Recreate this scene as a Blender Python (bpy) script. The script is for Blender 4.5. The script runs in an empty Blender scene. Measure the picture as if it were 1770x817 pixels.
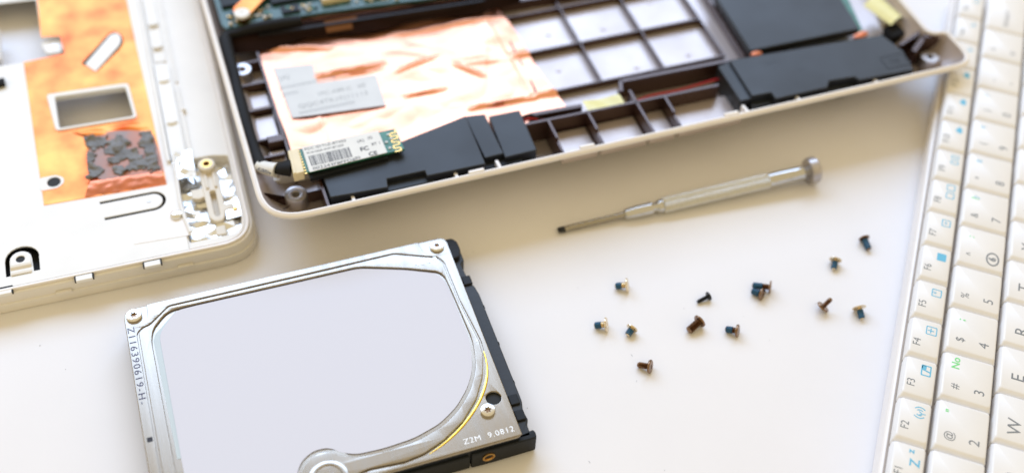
import bpy, bmesh, math, random
from mathutils import Vector, Matrix, noise
random.seed(7)
MM = 0.001
scene = bpy.context.scene
COL = scene.collection
R = math.radians

# ------------------------------------------------------------------ camera
cd = bpy.data.cameras.new('camera'); cam = bpy.data.objects.new('camera', cd); COL.objects.link(cam)
EL, ROLL, CAMZ = 0.87012, 0.06603, 273.473
fw = Vector((0, math.cos(EL), -math.sin(EL))); rt = Vector((1, 0, 0)); up = rt.cross(fw)
r2 = rt*math.cos(ROLL) + up*math.sin(ROLL); u2 = r2.cross(fw)
m = Matrix((r2, u2, -fw)).transposed().to_4x4(); m.translation = Vector((0, 0, CAMZ*MM)); cam.matrix_world = m
cd.sensor_width = 36; cd.lens = 2031.13*36/1770; cd.clip_start = 0.01; cd.clip_end = 20
cd.dof.use_dof = True; cd.dof.focus_distance = 0.318; cd.dof.aperture_fstop = 5.8
scene.camera = cam

# ------------------------------------------------------------------ light: a room with a big cool window behind the table
w = bpy.data.worlds.new('World'); scene.world = w; w.use_nodes = True
bg = w.node_tree.nodes['Background']; bg.inputs[0].default_value = (1.0, 0.81, 0.48, 1); bg.inputs[1].default_value = 0.80
def area(name, loc, target, sx, sy, power, color):
    l = bpy.data.lights.new(name, 'AREA'); l.shape = 'RECTANGLE'; l.size = sx; l.size_y = sy; l.energy = power; l.color = color
    o = bpy.data.objects.new(name, l); COL.objects.link(o); o.location = loc
    o.rotation_euler = (Vector(target)-Vector(loc)).to_track_quat('-Z', 'Y').to_euler(); return o
area('window_light', (-0.50, 1.80, 1.45), (0, 0.25, 0), 3.0, 1.15, 62, (0.47, 0.68, 1.04))
scene.view_settings.view_transform = 'Standard'; scene.view_settings.look = 'None'; scene.view_settings.gamma = 1
scene.view_settings.exposure = 0.07
scene.cycles.max_bounces = 8

# ------------------------------------------------------------------ materials
def mat(name, base, rough=0.5, metal=0.0, var=0.0, vscale=200, bump=0.0, bscale=800, stretch=None, coat=0.0, spec=0.5, rvar=0.0, color2=None, trans=0.0, alpha=1.0, ior=1.5, tint=(1, 1, 1)):
    m = bpy.data.materials.new(name); m.use_nodes = True; nt = m.node_tree; b = nt.nodes['Principled BSDF']
    b.inputs['Base Color'].default_value = (*base, 1); b.inputs['Roughness'].default_value = rough; b.inputs['Metallic'].default_value = metal
    b.inputs['Coat Weight'].default_value = coat; b.inputs['Specular IOR Level'].default_value = spec
    b.inputs['Transmission Weight'].default_value = trans; b.inputs['IOR'].default_value = ior; b.inputs['Specular Tint'].default_value = (*tint, 1); b.inputs['Alpha'].default_value = alpha
    if var or bump or rvar or color2:
        tc = nt.nodes.new('ShaderNodeTexCoord'); mp = nt.nodes.new('ShaderNodeMapping'); nt.links.new(tc.outputs['Object'], mp.inputs[0])
        if stretch: mp.inputs['Scale'].default_value = stretch
        n = nt.nodes.new('ShaderNodeTexNoise'); n.inputs['Scale'].default_value = vscale; n.inputs['Detail'].default_value = 5
        nt.links.new(mp.outputs[0], n.inputs[0])
        if var or color2:
            mx = nt.nodes.new('ShaderNodeMix'); mx.data_type = 'RGBA'
            c2 = color2 if color2 else tuple(max(0, c*(1-var)) for c in base)
            rp = nt.nodes.new('ShaderNodeValToRGB'); rp.color_ramp.elements[0].position = .35; rp.color_ramp.elements[1].position = .68
            nt.links.new(n.outputs['Fac'], rp.inputs[0]); nt.links.new(rp.outputs[0], mx.inputs['Factor'])
            mx.inputs['A'].default_value = (*base, 1); mx.inputs['B'].default_value = (*c2, 1); nt.links.new(mx.outputs['Result'], b.inputs['Base Color'])
        if rvar:
            mr = nt.nodes.new('ShaderNodeMapRange'); mr.inputs['To Min'].default_value = max(0.02, rough-rvar); mr.inputs['To Max'].default_value = rough+rvar
            nt.links.new(n.outputs['Fac'], mr.inputs['Value']); nt.links.new(mr.outputs[0], b.inputs['Roughness'])
        if bump:
            n2 = nt.nodes.new('ShaderNodeTexNoise'); n2.inputs['Scale'].default_value = bscale; n2.inputs['Detail'].default_value = 4
            nt.links.new(mp.outputs[0], n2.inputs[0])
            bp = nt.nodes.new('ShaderNodeBump'); bp.inputs['Strength'].default_value = bump; bp.inputs['Distance'].default_value = 0.0003
            nt.links.new(n2.outputs['Fac'], bp.inputs['Height']); nt.links.new(bp.outputs[0], b.inputs['Normal'])
    return m
M = {}
M['table'] = mat('table_white', (.80,.79,.815), .42, var=.03, vscale=25, bump=.04, bscale=1500, spec=.35)
M['white'] = mat('white_plastic', (.80,.77,.72), .38, var=.04, vscale=90, bump=.05, bscale=1800)
M['rim'] = mat('pearl_rim_plastic', (.84,.80,.77), .3, var=.04, vscale=90)
M['paint'] = mat('white_metal_plate', (.86,.86,.86), .48, .0, var=.05, vscale=70, bump=.05, bscale=200, rvar=.06, spec=.35)
M['cream'] = mat('cream_plastic', (.74,.68,.58), .42, var=.06, vscale=150)
M['conn'] = mat('cream_connector', (.78,.68,.45), .4, var=.08, vscale=300)
M['key'] = mat('key_plastic', (.82,.81,.81), .36, var=.03, vscale=120, bump=.05, bscale=3000)
M['key_gap'] = mat('keyboard_tray', (.44,.38,.33), .6, var=.1)
M['coat'] = mat('brown_metallised_coating', (.54,.47,.45), .38, .45, var=.12, vscale=60, bump=.07, bscale=200, rvar=.08)
M['ribc'] = mat('brown_rib_coating', (.042,.021,.018), .26, .0, ior=1.6, tint=(1, .78, .70), var=.2, vscale=90)
M['copper'] = mat('copper_foil', (.93,.45,.29), .42, 1.0, var=.12, vscale=45, bump=.06, bscale=200, rvar=.08)
M['copper_sheet'] = mat('orange_copper_sheet', (.82,.11,.01), .36, .4, vscale=75, bump=.12, bscale=260, rvar=.1, color2=(.96,.42,.10), spec=.4)
M['copper_dark'] = mat('exposed_copper_pad', (.80,.28,.16), .4, .75, var=.35, vscale=160)
M['silver'] = mat('silver_foil', (.80,.80,.79), .30, 1.0, var=.05, bump=.15, bscale=500)
M['chrome'] = mat('chrome', (.56,.56,.55), .08, 1.0, rvar=.04, vscale=300)
M['dark_steel'] = mat('dark_blade_steel', (.36,.33,.27), .18, 1.0)
M['knurl'] = mat('knurled_steel', (.66,.65,.60), .30, 1.0, bump=.6, bscale=2600, var=.15, vscale=1500)
M['steel'] = mat('brushed_steel', (.39,.35,.30), .26, 1.0, var=.12, vscale=500, bump=.10, bscale=900, stretch=(1, .06, 1), rvar=.07)
M['brass'] = mat('brass', (.62,.37,.12), .25, 1.0, var=.2, vscale=900)
M['gold'] = mat('pale_gold_screw', (.86,.72,.50), .22, 1.0, var=.15, vscale=1500)
M['bronze'] = mat('dark_bronze_screw', (.30,.19,.12), .24, 1.0, var=.3, vscale=1500)
M['blackscrew'] = mat('black_screw', (.018,.018,.02), .35, .4)
M['blue'] = mat('blue_thread_lock', (.005,.085,.18), .5, var=.35, vscale=2500)
M['black'] = mat('matt_black_plastic', (.010,.012,.015), .5, spec=.25, var=.2, vscale=150, bump=.08, bscale=1400)
M['blackslab'] = mat('black_speaker_plastic', (.014,.017,.022), .46, var=.3, vscale=50, bump=.06, bscale=900, rvar=.08, spec=.45)
M['cable'] = mat('black_tape_cable', (.010,.010,.011), .6, bump=.3, bscale=600, spec=.15)
M['label'] = mat('pale_lavender_label', (.655,.67,.77), .6, spec=.2)
M['film'] = mat('clear_label_margin', (.52,.60,.64), .3)
M['ink'] = mat('black_ink', (.02,.02,.03), .6)
M['ink_blue'] = mat('dark_blue_ink', (.06,.06,.14), .6)
M['ink_grey'] = mat('grey_key_ink', (.20,.215,.23), .6)
M['ink_sky'] = mat('sky_blue_key_ink', (.14,.48,.70), .6)
M['ink_green'] = mat('green_key_ink', (.20,.70,.25), .6)
M['ink_fade'] = mat('faded_print', (.36,.38,.40), .6)
M['stamp'] = mat('stamped_mark', (.80,.78,.74), .3, 1.0)
M['sticker'] = mat('grey_sticker', (.66,.68,.70), .5, var=.05)
M['paper'] = mat('white_sticker', (.74,.74,.72), .5, var=.04, vscale=200)
M['amber'] = mat('dark_amber_film', (.16,.055,.012), .35)
M['glint'] = mat('painted_golden_glint', (.95,.68,.12), .22, 1.0)  # gold colour that paints a reflected yellow highlight
M['pcb'] = mat('green_circuit_board', (.03,.20,.13), .35, var=.5, vscale=500)
M['pcb_dark'] = mat('teal_circuit_board', (.035,.11,.10), .35, var=.5, vscale=700)
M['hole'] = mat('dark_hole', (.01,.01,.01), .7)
M['pad'] = mat('grey_thermal_pad', (.20,.20,.205), .6, var=.35, vscale=250, bump=.3, bscale=500)
M['adh'] = mat('grey_adhesive_film', (.25,.235,.245), .5, .0, color2=(.62,.21,.11), vscale=75)
M['film_black'] = mat('dark_brown_film', (.016,.006,.005), .55, spec=.08, var=.5, vscale=80)
M['red'] = mat('red_wire', (.45,.01,.015), .4)
M['yellow'] = mat('pale_yellow_tape', (.80,.76,.36), .4, var=.1)
M['washer'] = mat('grey_plated_boss', (.52,.49,.49), .35, .8, var=.15, vscale=400)
M['gridfloor'] = M['coat']

# ------------------------------------------------------------------ mesh helpers (all lengths in millimetres)
def finish(me, name, material, parent, bevel=0, sharp=35, smooth=True, segs=2, wn=False):
    me.name = name
    me.materials.clear(); me.materials.append(material)
    if smooth:
        bm = bmesh.new(); bm.from_mesh(me)
        for f in bm.faces: f.smooth = True
        for e in bm.edges:
            e.smooth = not (len(e.link_faces) == 2 and e.calc_face_angle(0) > R(sharp))
        bm.to_mesh(me); bm.free()
    o = bpy.data.objects.new(name, me); COL.objects.link(o)
    if parent: o.parent = parent
    if bevel:
        b = o.modifiers.new('bevel', 'BEVEL'); b.width = bevel*MM; b.segments = segs; b.limit_method = 'ANGLE'; b.angle_limit = R(40)
    if bevel or wn:
        wm = o.modifiers.new('weighted_normals', 'WEIGHTED_NORMAL'); wm.keep_sharp = True; wm.weight = 80
    return o
def obj(name, bm, material, parent=None, bevel=0, **k):
    bmesh.ops.recalc_face_normals(bm, faces=bm.faces)
    bmesh.ops.scale(bm, vec=(MM, MM, MM), verts=bm.verts)
    me = bpy.data.meshes.new(name); bm.to_mesh(me); bm.free()
    return finish(me, name, material, parent, bevel, **k)
def B(): return bmesh.new()
def box(bm, x0, x1, y0, y1, z0, z1, mtx=None):
    v = [bm.verts.new(Vector(c) if mtx is None else mtx @ Vector(c)) for c in [(x0,y0,z0),(x1,y0,z0),(x1,y1,z0),(x0,y1,z0),(x0,y0,z1),(x1,y0,z1),(x1,y1,z1),(x0,y1,z1)]]
    for f in ((0,3,2,1),(4,5,6,7),(0,1,5,4),(1,2,6,5),(2,3,7,6),(3,0,4,7)): bm.faces.new([v[i] for i in f])
    return bm
def prism(bm, pts, z0, z1):
    zf = z0 if callable(z0) else (lambda x, y: z0)
    if sum(a[0]*b[1]-b[0]*a[1] for a, b in zip(pts, pts[1:]+pts[:1])) < 0: pts = pts[::-1]
    lo = [bm.verts.new((x, y, zf(x, y))) for x, y in pts]; hi = [bm.verts.new((x, y, z1)) for x, y in pts]
    bm.faces.new(lo[::-1]); bm.faces.new(hi); n = len(pts)
    for i in range(n): bm.faces.new((lo[i], lo[(i+1) % n], hi[(i+1) % n], hi[i]))
    return bm
def wallseg(bm, a, b, t, z0, z1, z1b=None):
    zf = z0 if callable(z0) else (lambda x, y: z0)
    a = Vector(a); b = Vector(b); d = (b-a).normalized(); n = Vector((-d.y, d.x))*t/2
    p = [a-n, b-n, b+n, a+n]; zt = [z1, z1b if z1b is not None else z1]; zt = [zt[0], zt[1], zt[1], zt[0]]
    lo = [bm.verts.new((q.x, q.y, zf(q.x, q.y))) for q in p]; hi = [bm.verts.new((q.x, q.y, zt[i])) for i, q in enumerate(p)]
    bm.faces.new(lo[::-1]); bm.faces.new(hi)
    for i in range(4): bm.faces.new((lo[i], lo[(i+1) % 4], hi[(i+1) % 4], hi[i]))
    return bm
def rings(bm, loops, cap0=False, cap1=False, closed=False):
    vs = [[bm.verts.new(p) for p in L] for L in loops]
    pairs = list(zip(vs, vs[1:])) + ([(vs[-1], vs[0])] if closed else [])
    for a, b in pairs:
        n = len(a)
        for i in range(n): bm.faces.new((a[i], a[(i+1) % n], b[(i+1) % n], b[i]))
    if cap0: bm.faces.new(vs[0][::-1])
    if cap1: bm.faces.new(vs[-1])
    return bm
def lathe(bm, prof, seg=28, mtx=None, cap=True):
    """profile of (radius, height) turned about z"""
    mtx = mtx or Matrix()
    L = [[mtx @ Vector((r*math.cos(2*math.pi*i/seg), r*math.sin(2*math.pi*i/seg), z)) for i in range(seg)] for r, z in prof]
    return rings(bm, L, cap, cap)
def arc(cx, cy, r, a0, a1, n=8):
    return [(cx+r*math.cos(R(a0+(a1-a0)*i/n)), cy+r*math.sin(R(a0+(a1-a0)*i/n))) for i in range(n+1)]
def rrect(x0, x1, y0, y1, r, n=6):
    return arc(x0+r, y0+r, r, 180, 270, n)+arc(x1-r, y0+r, r, 270, 360, n)+arc(x1-r, y1-r, r, 0, 90, n)+arc(x0+r, y1-r, r, 90, 180, n)
def circ(x, y, r, n=28): return [(x+r*math.cos(2*math.pi*i/n), y+r*math.sin(2*math.pi*i/n)) for i in range(n)]
def roundpoly(pts, r, n=4):
    """round the corners of a polygon; r is one radius or a list"""
    out = []; N = len(pts)
    for i in range(N):
        p = Vector(pts[i]); a = Vector(pts[i-1]); b = Vector(pts[(i+1) % N]); rr = r[i] if isinstance(r, (list, tuple)) else r
        da = (a-p); db = (b-p); k = min(rr, da.length*.45, db.length*.45)
        if k < 1e-4: out.append(tuple(p)); continue
        s = p+da.normalized()*k; e = p+db.normalized()*k
        for j in range(n+1):
            t = j/n; out.append(tuple(s*(1-t)**2+p*2*t*(1-t)+e*t*t))
    return out
def smoothpoly(pts, it=2):
    for _ in range(it):
        q = []
        for i in range(len(pts)):
            a = Vector(pts[i]); b = Vector(pts[(i+1) % len(pts)]); q += [tuple(a*.75+b*.25), tuple(a*.25+b*.75)]
        pts = q
    return pts
def plate(name, outlines, z0, z1, material, parent, bevel=0.0, **k):
    """flat plate between z0 and z1 with holes (even-odd), rounded edges"""
    cu = bpy.data.curves.new(name, 'CURVE'); cu.dimensions = '2D'; cu.fill_mode = 'BOTH'
    h = (z1-z0)/2; bv = min(bevel, h*.98)
    cu.extrude = h-bv; cu.bevel_depth = bv; cu.bevel_resolution = 1; cu.offset = -bv
    for pts in outlines:
        s = cu.splines.new('POLY'); s.points.add(len(pts)-1); s.use_cyclic_u = True
        for q, p in zip(s.points, pts): q.co = (p[0], p[1], 0, 1)
    t = bpy.data.objects.new('tmp', cu); me = bpy.data.meshes.new_from_object(t)
    bpy.data.objects.remove(t); bpy.data.curves.remove(cu)
    me.transform(Matrix.Scale(MM, 4) @ Matrix.Translation((0, 0, (z0+z1)/2)))
    bm = bmesh.new(); bm.from_mesh(me); bmesh.ops.remove_doubles(bm, verts=bm.verts, dist=1e-7); bm.to_mesh(me); bm.free()
    return finish(me, name, material, parent, 0, wn=True, sharp=50, **k)
def text(name, s, size, x, y, z, rot, material, parent, align='CENTER', bold=0.0, squash=1.0, spacing=1.0, fit=None):
    cu = bpy.data.curves.new(name, 'FONT'); cu.body = s; cu.size = size; cu.align_x = align; cu.align_y = 'CENTER'
    cu.extrude = 0.012; cu.offset = bold; cu.resolution_u = 3; cu.space_character = spacing
    t = bpy.data.objects.new('tmp', cu); me = bpy.data.meshes.new_from_object(t); bpy.data.objects.remove(t); bpy.data.curves.remove(cu)
    if fit: xs_ = [v.co.x for v in me.vertices]; squash = fit/(max(xs_)-min(xs_))
    me.transform(Matrix.Scale(MM, 4) @ Matrix.Translation((x, y, z)) @ Matrix.Rotation(R(rot), 4, 'Z') @ Matrix.Diagonal((squash, 1, 1, 1)))
    return finish(me, name, material, parent, 0, smooth=False)
def tube(bm, pts, r, seg=10, sub=6, flat=1.0):
    P = [Vector(p) for p in pts]; C = []
    for i in range(len(P)-1):
        p0 = P[max(i-1, 0)]; p1 = P[i]; p2 = P[i+1]; p3 = P[min(i+2, len(P)-1)]
        for j in range(sub):
            t = j/sub; C.append(.5*((2*p1)+(p2-p0)*t+(2*p0-5*p1+4*p2-p3)*t*t+(3*p1-p0-3*p2+p3)*t**3))
    C.append(P[-1]); L = []
    for i, c in enumerate(C):
        d = (C[min(i+1, len(C)-1)]-C[max(i-1, 0)]).normalized(); u = d.cross(Vector((0, 0, 1)))
        u = u.normalized() if u.length > 1e-4 else Vector((1, 0, 0)); v = u.cross(d)
        rr = r(i/(len(C)-1)) if callable(r) else r
        L.append([c+u*math.cos(2*math.pi*k/seg)*rr+v*math.sin(2*math.pi*k/seg)*rr*flat for k in range(seg)])
    return rings(bm, L, True, True)
def patch(bm, f, nu, nv, keep=None, thick=0):
    """surface f(u,v)->(x,y,z)"""
    V = [[bm.verts.new(f(i/nu, j/nv)) for j in range(nv+1)] for i in range(nu+1)]
    for i in range(nu):
        for j in range(nv):
            if keep is None or keep((i+.5)/nu, (j+.5)/nv): bm.faces.new((V[i][j], V[i+1][j], V[i+1][j+1], V[i][j+1]))
    for vv in [v for v in bm.verts if not v.link_faces]: bm.verts.remove(vv)
    return bm
def thing(name, label, cat, x=0, y=0, z=0, rz=0, group=None):
    o = bpy.data.objects.new(name, None); COL.objects.link(o); o.empty_display_size = .01
    o.location = (x*MM, y*MM, z*MM); o.rotation_euler = (0, 0, rz); o['label'] = label; o['category'] = cat
    if group: o['group'] = group
    return o

# ================================================================== the table
tb = obj('table', box(B(), -1500, 1500, -600, 900, -30, 0), M['table']); tb['kind'] = 'structure'

# ================================================================== laptop base tub
RIM = 20.0
base = thing('netbook_case', 'open white netbook base with copper foil, speakers and bluetooth card inside', 'laptop case', -69.76, 212.22, 0, 0.38847)
W0, D0 = 231.2, 165.0
def dense(pts):
    out = []
    for i in range(len(pts)):
        a = Vector(pts[i]); b = Vector(pts[(i+1) % len(pts)]); n = max(1, int((b-a).length/6))
        for j in range(n): out.append(tuple(a+(b-a)*j/n))
    return out
tub_out = roundpoly([(0, 0), (237.6, 0), (237.2, 17.5), (231.0, 18.5), (231.5, D0), (0, D0)], [13, 11, 3, 2, 8, 8], 8)
tub_out = dense(tub_out)
def inset(pts, d):
    n = len(pts); out = []
    for i in range(n):
        a = Vector(pts[i-1]); p = Vector(pts[i]); b = Vector(pts[(i+1) % n])
        e1 = (p-a).normalized(); e2 = (b-p).normalized(); n1 = Vector((-e1.y, e1.x)); n2 = Vector((-e2.y, e2.x))
        nn = (n1+n2); nn = nn/max(nn.length, 1e-6); k = d/max(nn.dot(n1), .5); out.append(p+nn*k)
    return out
def loop(d, z):
    if d <= 2: return [(p.x, p.y, z) for p in inset(tub_out, d)]
    q = inset(tub_out, 2); c = Vector((118.6, D0/2)); kx = 1-(d-2)/116.6; ky = 1-(d-2)/(D0/2-2)
    return [(c.x+(p.x-c.x)*kx, c.y+(p.y-c.y)*ky, z) for p in q]
prof_out = [(11, 7), (9.2, 8.8), (6.2, 12), (3.4, 15), (.9, 17.7), (.2, 18.4), (0, 18.9), (.05, 19.5), (.35, 19.85), (.75, 20.0), (.95, 19.75), (1.15, 19.75)]
prof_in = [(1.15, 19.75), (1.35, 20.0), (1.9, 19.95), (2.1, 19.6)]
prof_c = [(1.7, 19.6), (2.2, 18.2), (3.9, 15.2), (5.6, 13.1), (7.6, 11.0), (8.6, 10.4), (9.8, 10.0)]
sh = obj('outer_shell', rings(B(), [loop(d, z) for d, z in prof_out[:-2]+[(.8, 19.75), (.95, 19.75), (1.1, 20.0), (1.5, 19.95), (1.7, 19.6)]], cap0=True), M['rim'], base)
FL = 10.0
inner = B(); Ls = [loop(d, z) for d, z in prof_c]
rings(inner, Ls, cap1=True)
obj('inner_floor', inner, M['coat'], base)
for x in (30, 200):
    f = B(); lathe(f, [(6, 0), (6, 7.2)], mtx=Matrix.Translation((x, 22, 0))); obj('rubber_foot', f, M['black'], base)
    f = B(); lathe(f, [(6, 0), (6, 7.2)], mtx=Matrix.Translation((x, 148, 0))); obj('rubber_foot', f, M['black'], base)
def zfl(x, y):
    d = min(y, x, 237.2-x); z = 10.0
    for (d0, za), (d1, zb_) in zip(prof_c, prof_c[1:]):
        if d <= d1: return max(za+(zb_-za)*max(0, (d-d0))/(d1-d0), z)-.25
    return 9.8
# stiffening grid: long ribs and cross ribs
for x in (95.5, 118, 140.5, 162.8, 185):
    obj('grid_rib', wallseg(B(), (x, 35.2 if x < 170 else 30), (x, 118), .55, FL-.2, 12.4), M['ribc'], base)
for y in (35.2, 55.2, 74.5, 94):
    obj('grid_rib', wallseg(B(), (92, y), (163 if y < 70 else 186, y-.2), .6, FL-.2, 12.4), M['ribc'], base)
for x in (110, 133, 150):
    for y in (45, 66): 
        if random.random() < .6:
            b = B(); lathe(b, [(.9, FL), (.9, FL+.25), (.4, FL+.3)], 12, Matrix.Translation((x+random.uniform(-4,4), y+random.uniform(-5, 5), 0))); obj('ejector_mark', b, M['coat'], base)
# channel ribs along the front
obj('channel_rib', wallseg(B(), (84.5, 17.9), (150.5, 16.7), .8, FL-.3, 18.3), M['ribc'], base)
obj('channel_rib', wallseg(B(), (84.3, 17.9), (84.0, 22.8), .8, FL-.3, 18.3), M['ribc'], base)
chan = B()
wallseg(chan, (121.3, 28.6), (160, 27.6), 1.2, FL-.3, 17.2); wallseg(chan, (119.6, 24.2), (121.3, 28.6), 1.2, FL-.3, 17.2)
obj('channel_wall', chan, M['ribc'], base)
obj('channel_wall', wallseg(B(), (88, 23.4), (105.5, 22.6), 1.4, FL-.3, 16.3), M['ribc'], base)
for x, y1 in ((92.1, 17.8), (105.3, 17.4), (121.8, 23.2), (131.5, 17.2)):
    b = B(); wallseg(b, (x, y1-.5), (x, 9.5), .8, zfl, 18.3); wallseg(b, (x, 9.5), (x, 5.5), .8, zfl, 17.2 if y1 < 20 else 18.3); wallseg(b, (x, 5.5), (x, 2.0), .8, zfl, 17.2 if y1 < 20 else 18.3); obj('divider_rib', b, M['ribc'], base)
for x0, x1 in ((93.5, 104), (106.5, 120.5), (123, 130.5), (133, 154)):
    b = B(); box(b, x0-.9, x1+.9, 5.4, 16.9, 9.9, 12.9); obj('glare_floor', b, M['coat'], base, .8)  # added pads lifting the floor so window glare shows in each compartment
    b = B(); wallseg(b, (x0, 4.0), (x1, 4.0), .5, 15.2, 16.0); obj('ledge_rib', b, M['coat'], base)
for x in (26.4, 57.6, 71.0, 153.5, 172.0, 200.5):
    b = B(); wallseg(b, (x, 1.9), (x, 5.6), .9, zfl, 19.2, 18.6); obj('rim_rib', b, M['rim'], base)
for x in (63.5, 98.8, 147.5):
    b = B(); box(b, x-2.4, x+2.4, 1.5, 2.6, 18.6, 20.25); obj('rim_tab', b, M['rim'], base, .2)
# front left corner: boss with washer, ribs, recycling mark
cx, cy = [(11.46, 13.5)][0]
b = B(); rings(b, [[(cx+r*math.cos(2*math.pi*i/32), cy+r*math.sin(2*math.pi*i/32), z) for i in range(32)] for r, z in [(3.4, FL-.2), (3.4, 14.4), (3.2, 14.7), (2.4, 14.75), (2.2, 14.6), (1.5, 14.6), (1.15, 14.4), (1.1, 11)]])
o = obj('screw_boss', b, M['washer'], base)
b = B(); lathe(b, [(1.1, 11), (1.1, 11.6)], mtx=Matrix.Translation((cx, cy, 0))); obj('boss_hole', b, M['cream'], o)
obj('corner_rib', wallseg(B(), (cx-2.8, cy), (cx-9.3, cy), .6, zfl, 14.2, 12.4), M['ribc'], base)
obj('corner_rib', wallseg(B(), (cx+2.8, cy), (cx+8.0, cy), .6, FL-.3, 14.0), M['ribc'], base)
obj('corner_rib', wallseg(wallseg(B(), (19.0, 17.5), (19.0, 8), .8, zfl, 18.6), (19, 8), (19, 1.9), .8, zfl, 18.6), M['ribc'], base)
ox, oy = [(6.44, 11.92)][0]
mk = plate('recycling_mark', [[(ox+3.0*math.cos(2*math.pi*i/30), oy+1.9*math.sin(2*math.pi*i/30)) for i in range(30)], [(ox+2.8*math.cos(2*math.pi*i/30), oy+1.7*math.sin(2*math.pi*i/30)) for i in range(30)]], 13.1, 13.3, M['ribc'], base)
text('moulded_letters', 'PC+ABS', 1.3, ox, oy, 13.3, 0, M['ribc'], mk)
# left wing: ribs and bosses between the cable and the foil
lw = [((4.0, 31), (12, 31)), ((5, 38.5), (12, 38.5)), ((3.5, 52), (12.5, 52)), ((4, 64), (12.8, 64)), ((4, 74.5), (13, 74.5))]
for a, c in lw: obj('side_rib', wallseg(B(), a, c, .7, FL-.2, 14.5), M['ribc'], base)
obj('side_rib', wallseg(B(), (13.2, 22), (13.2, 78), .7, FL-.2, 15.0), M['ribc'], base)
for px in [(6.99, 71.72)]:
    b = B(); n = 28; rings(b, [[(px[0]+r*math.cos(2*math.pi*i/n), px[1]+r*math.sin(2*math.pi*i/n), z) for i in range(n)] for r, z in [(3.1, FL), (3.0, 14.3), (2.8, 14.6), (1.2, 14.6), (1.1, 12)]]); o = obj('screw_boss', b, M['washer'], base)
    b = B(); lathe(b, [(1.1, 12), (1.1, 13.0)], mtx=Matrix.Translation((px[0], px[1], 0))); obj('brass_insert', b, M['brass'], o)
b = B(); prism(b, [(5.5, 55.5), (12.6, 55.5), (12.6, 62.8), (7.5, 63.5), (5.5, 60)], FL-.1, 11.6); obj('raised_pad', b, M['coat'], base, .3)
b = B(); prism(b, [(5.2, 40), (12.4, 39.5), (12.4, 51), (6.4, 51)], FL-.1, 12.4); obj('raised_pad', b, M['coat'], base, .4)
b = B(); prism(b, [(7.5, 24.5), (12.4, 24.0), (12.4, 34.5), (7.5, 34.5)], FL-.1, 12.8); obj('raised_pad', b, M['coat'], base, .4)
b = B(); box(b, 8.0, 13.0, 35.4, 38.4, FL, 15.5); obj('latch_block', b, M['ribc'], base, .3)
b = B(); box(b, 8.6, 13.2, 22.6, 25.2, FL, 14.5); obj('latch_block', b, M['cream'], base, .3)
cx, cy = [(2.39, 28.51)][0]
b = B(); lathe(b, [(1.5, 12), (1.5, 17.6), (1.3, 18)], 20, Matrix.Translation((cx, cy, 0)) @ Matrix.Diagonal((1.2, .7, 1, 1))); obj('peg', b, M['rim'], base)
# cream support under the card
b = B(); prism(b, [(6.26, 31.06), (5.63, 23.0), (18.13, 22.13), (20.56, 27.94)], FL-.2, 11.8); obj('support_block', b, M['cream'], base, .5)

# ---------------- copper foil on the floor, creased
CR = [((29, 62), (51.5, 62.8), 1.4, 1.4), ((34, 60.2), (51.5, 61.2), .5, .8), ((55, 58), (69.5, 60.5), .7, 1.2), ((53.5, 45.5), (67.8, 45.5), .9, 1.0), ((73.6, 55.6), (80.5, 48.0), 1.1, 1.3), ((74, 56), (95, 53.0), .35, 2.4),
      ((72.4, 34.4), (94.5, 33.8), 1.4, 1.1), ((60, 76), (97, 74.5), .9, 2.0), ((14, 81), (36, 75), 1.1, 2.4), ((80, 44), (88, 66), .25, 3.0), ((26, 26), (26, 66), .3, 1.0), ((93, 34), (91, 74), .35, 1.2)]
def creasez(x, y):
    z = 0
    for (a, b2, h, wd) in CR:
        a = Vector(a); d = Vector(b2)-a; t = max(0, min(1, (Vector((x, y))-a).dot(d)/d.length_squared)); q = a+d*t
        n = Vector((-d.y, d.x)).normalized(); s = (Vector((x, y))-q); sd = s.dot(n); dist = s.length
        taper = math.sin(math.pi*min(1, max(0, t*.9+.05)))**.5
        k = max(0, 1-dist/(wd*(0.55 if sd < 0 else 1.6))); z += h*k*k*(3-2*k)*taper
    return z
def foil(u, v):
    x0 = 13.6+.5*math.sin(v*9)+.35*v; x1 = 102.6-6.5*v+.5*math.sin(v*14)
    x = x0+(x1-x0)*u; y = 22.0+(98-22.0)*v + .6*math.sin(u*15)*v
    z = 12.75 + 1.1*math.exp(-((x-14)/5)**2)+creasez(x, y)
    z += .9*noise.noise(Vector((x*.05, y*.075, 1)))+.5*abs(noise.noise(Vector((x*.09, y*.13, 21))))+.14*noise.noise(Vector((x*.12, y*.15, 5)))+.02*noise.noise(Vector((x*.7, y*.7, 9)))
    if x > 90: z += (-(x-90)*.11 if x < 100 else -1.1)+ 1.3*(math.exp(-((y-55.2)/1.3)**2)+math.exp(-((y-35.2)/1.0)**2))*(x > 92)*min(1, (x-92)/4)
    if v > .80: z += -2.2*((v-.80)/.2)**1.3
    return (x, y, max(z, 10.5))
fo = obj('copper_foil', patch(B(), foil, 210, 150), M['copper'], base, sharp=60)
def onfoil(pts, dz=.0):
    return pts
stk = [(16.67, 70.27), (29.42, 68.51), (28.57, 59.23), (47.71, 57.8), (46.94, 43.05), (17.53, 45.94)]
def drape(name, pts, material, parent, z, n=1):
    return plate(name, [pts], z, z+.08, material, parent)
st = plate('foil_label', [roundpoly(stk, .4)], 13.7, 13.78, M['sticker'], fo)
def alongT(name, s, size, a, z, material, parent, rot=0, **k): return text(name, s, size, a[0], a[1], z, rot, material, parent, **k)
lx, ly = [(15.73, 60.54)][0]
text('label_print', 'IIIIIIIIIIIIIIIIIIIIIIIIIIIIIIIIIIIIIIIIIIIIII', 1.7, lx+.8, ly-.4, 13.8, 0, M['ink_fade'], st, 'LEFT', squash=.95)
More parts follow.
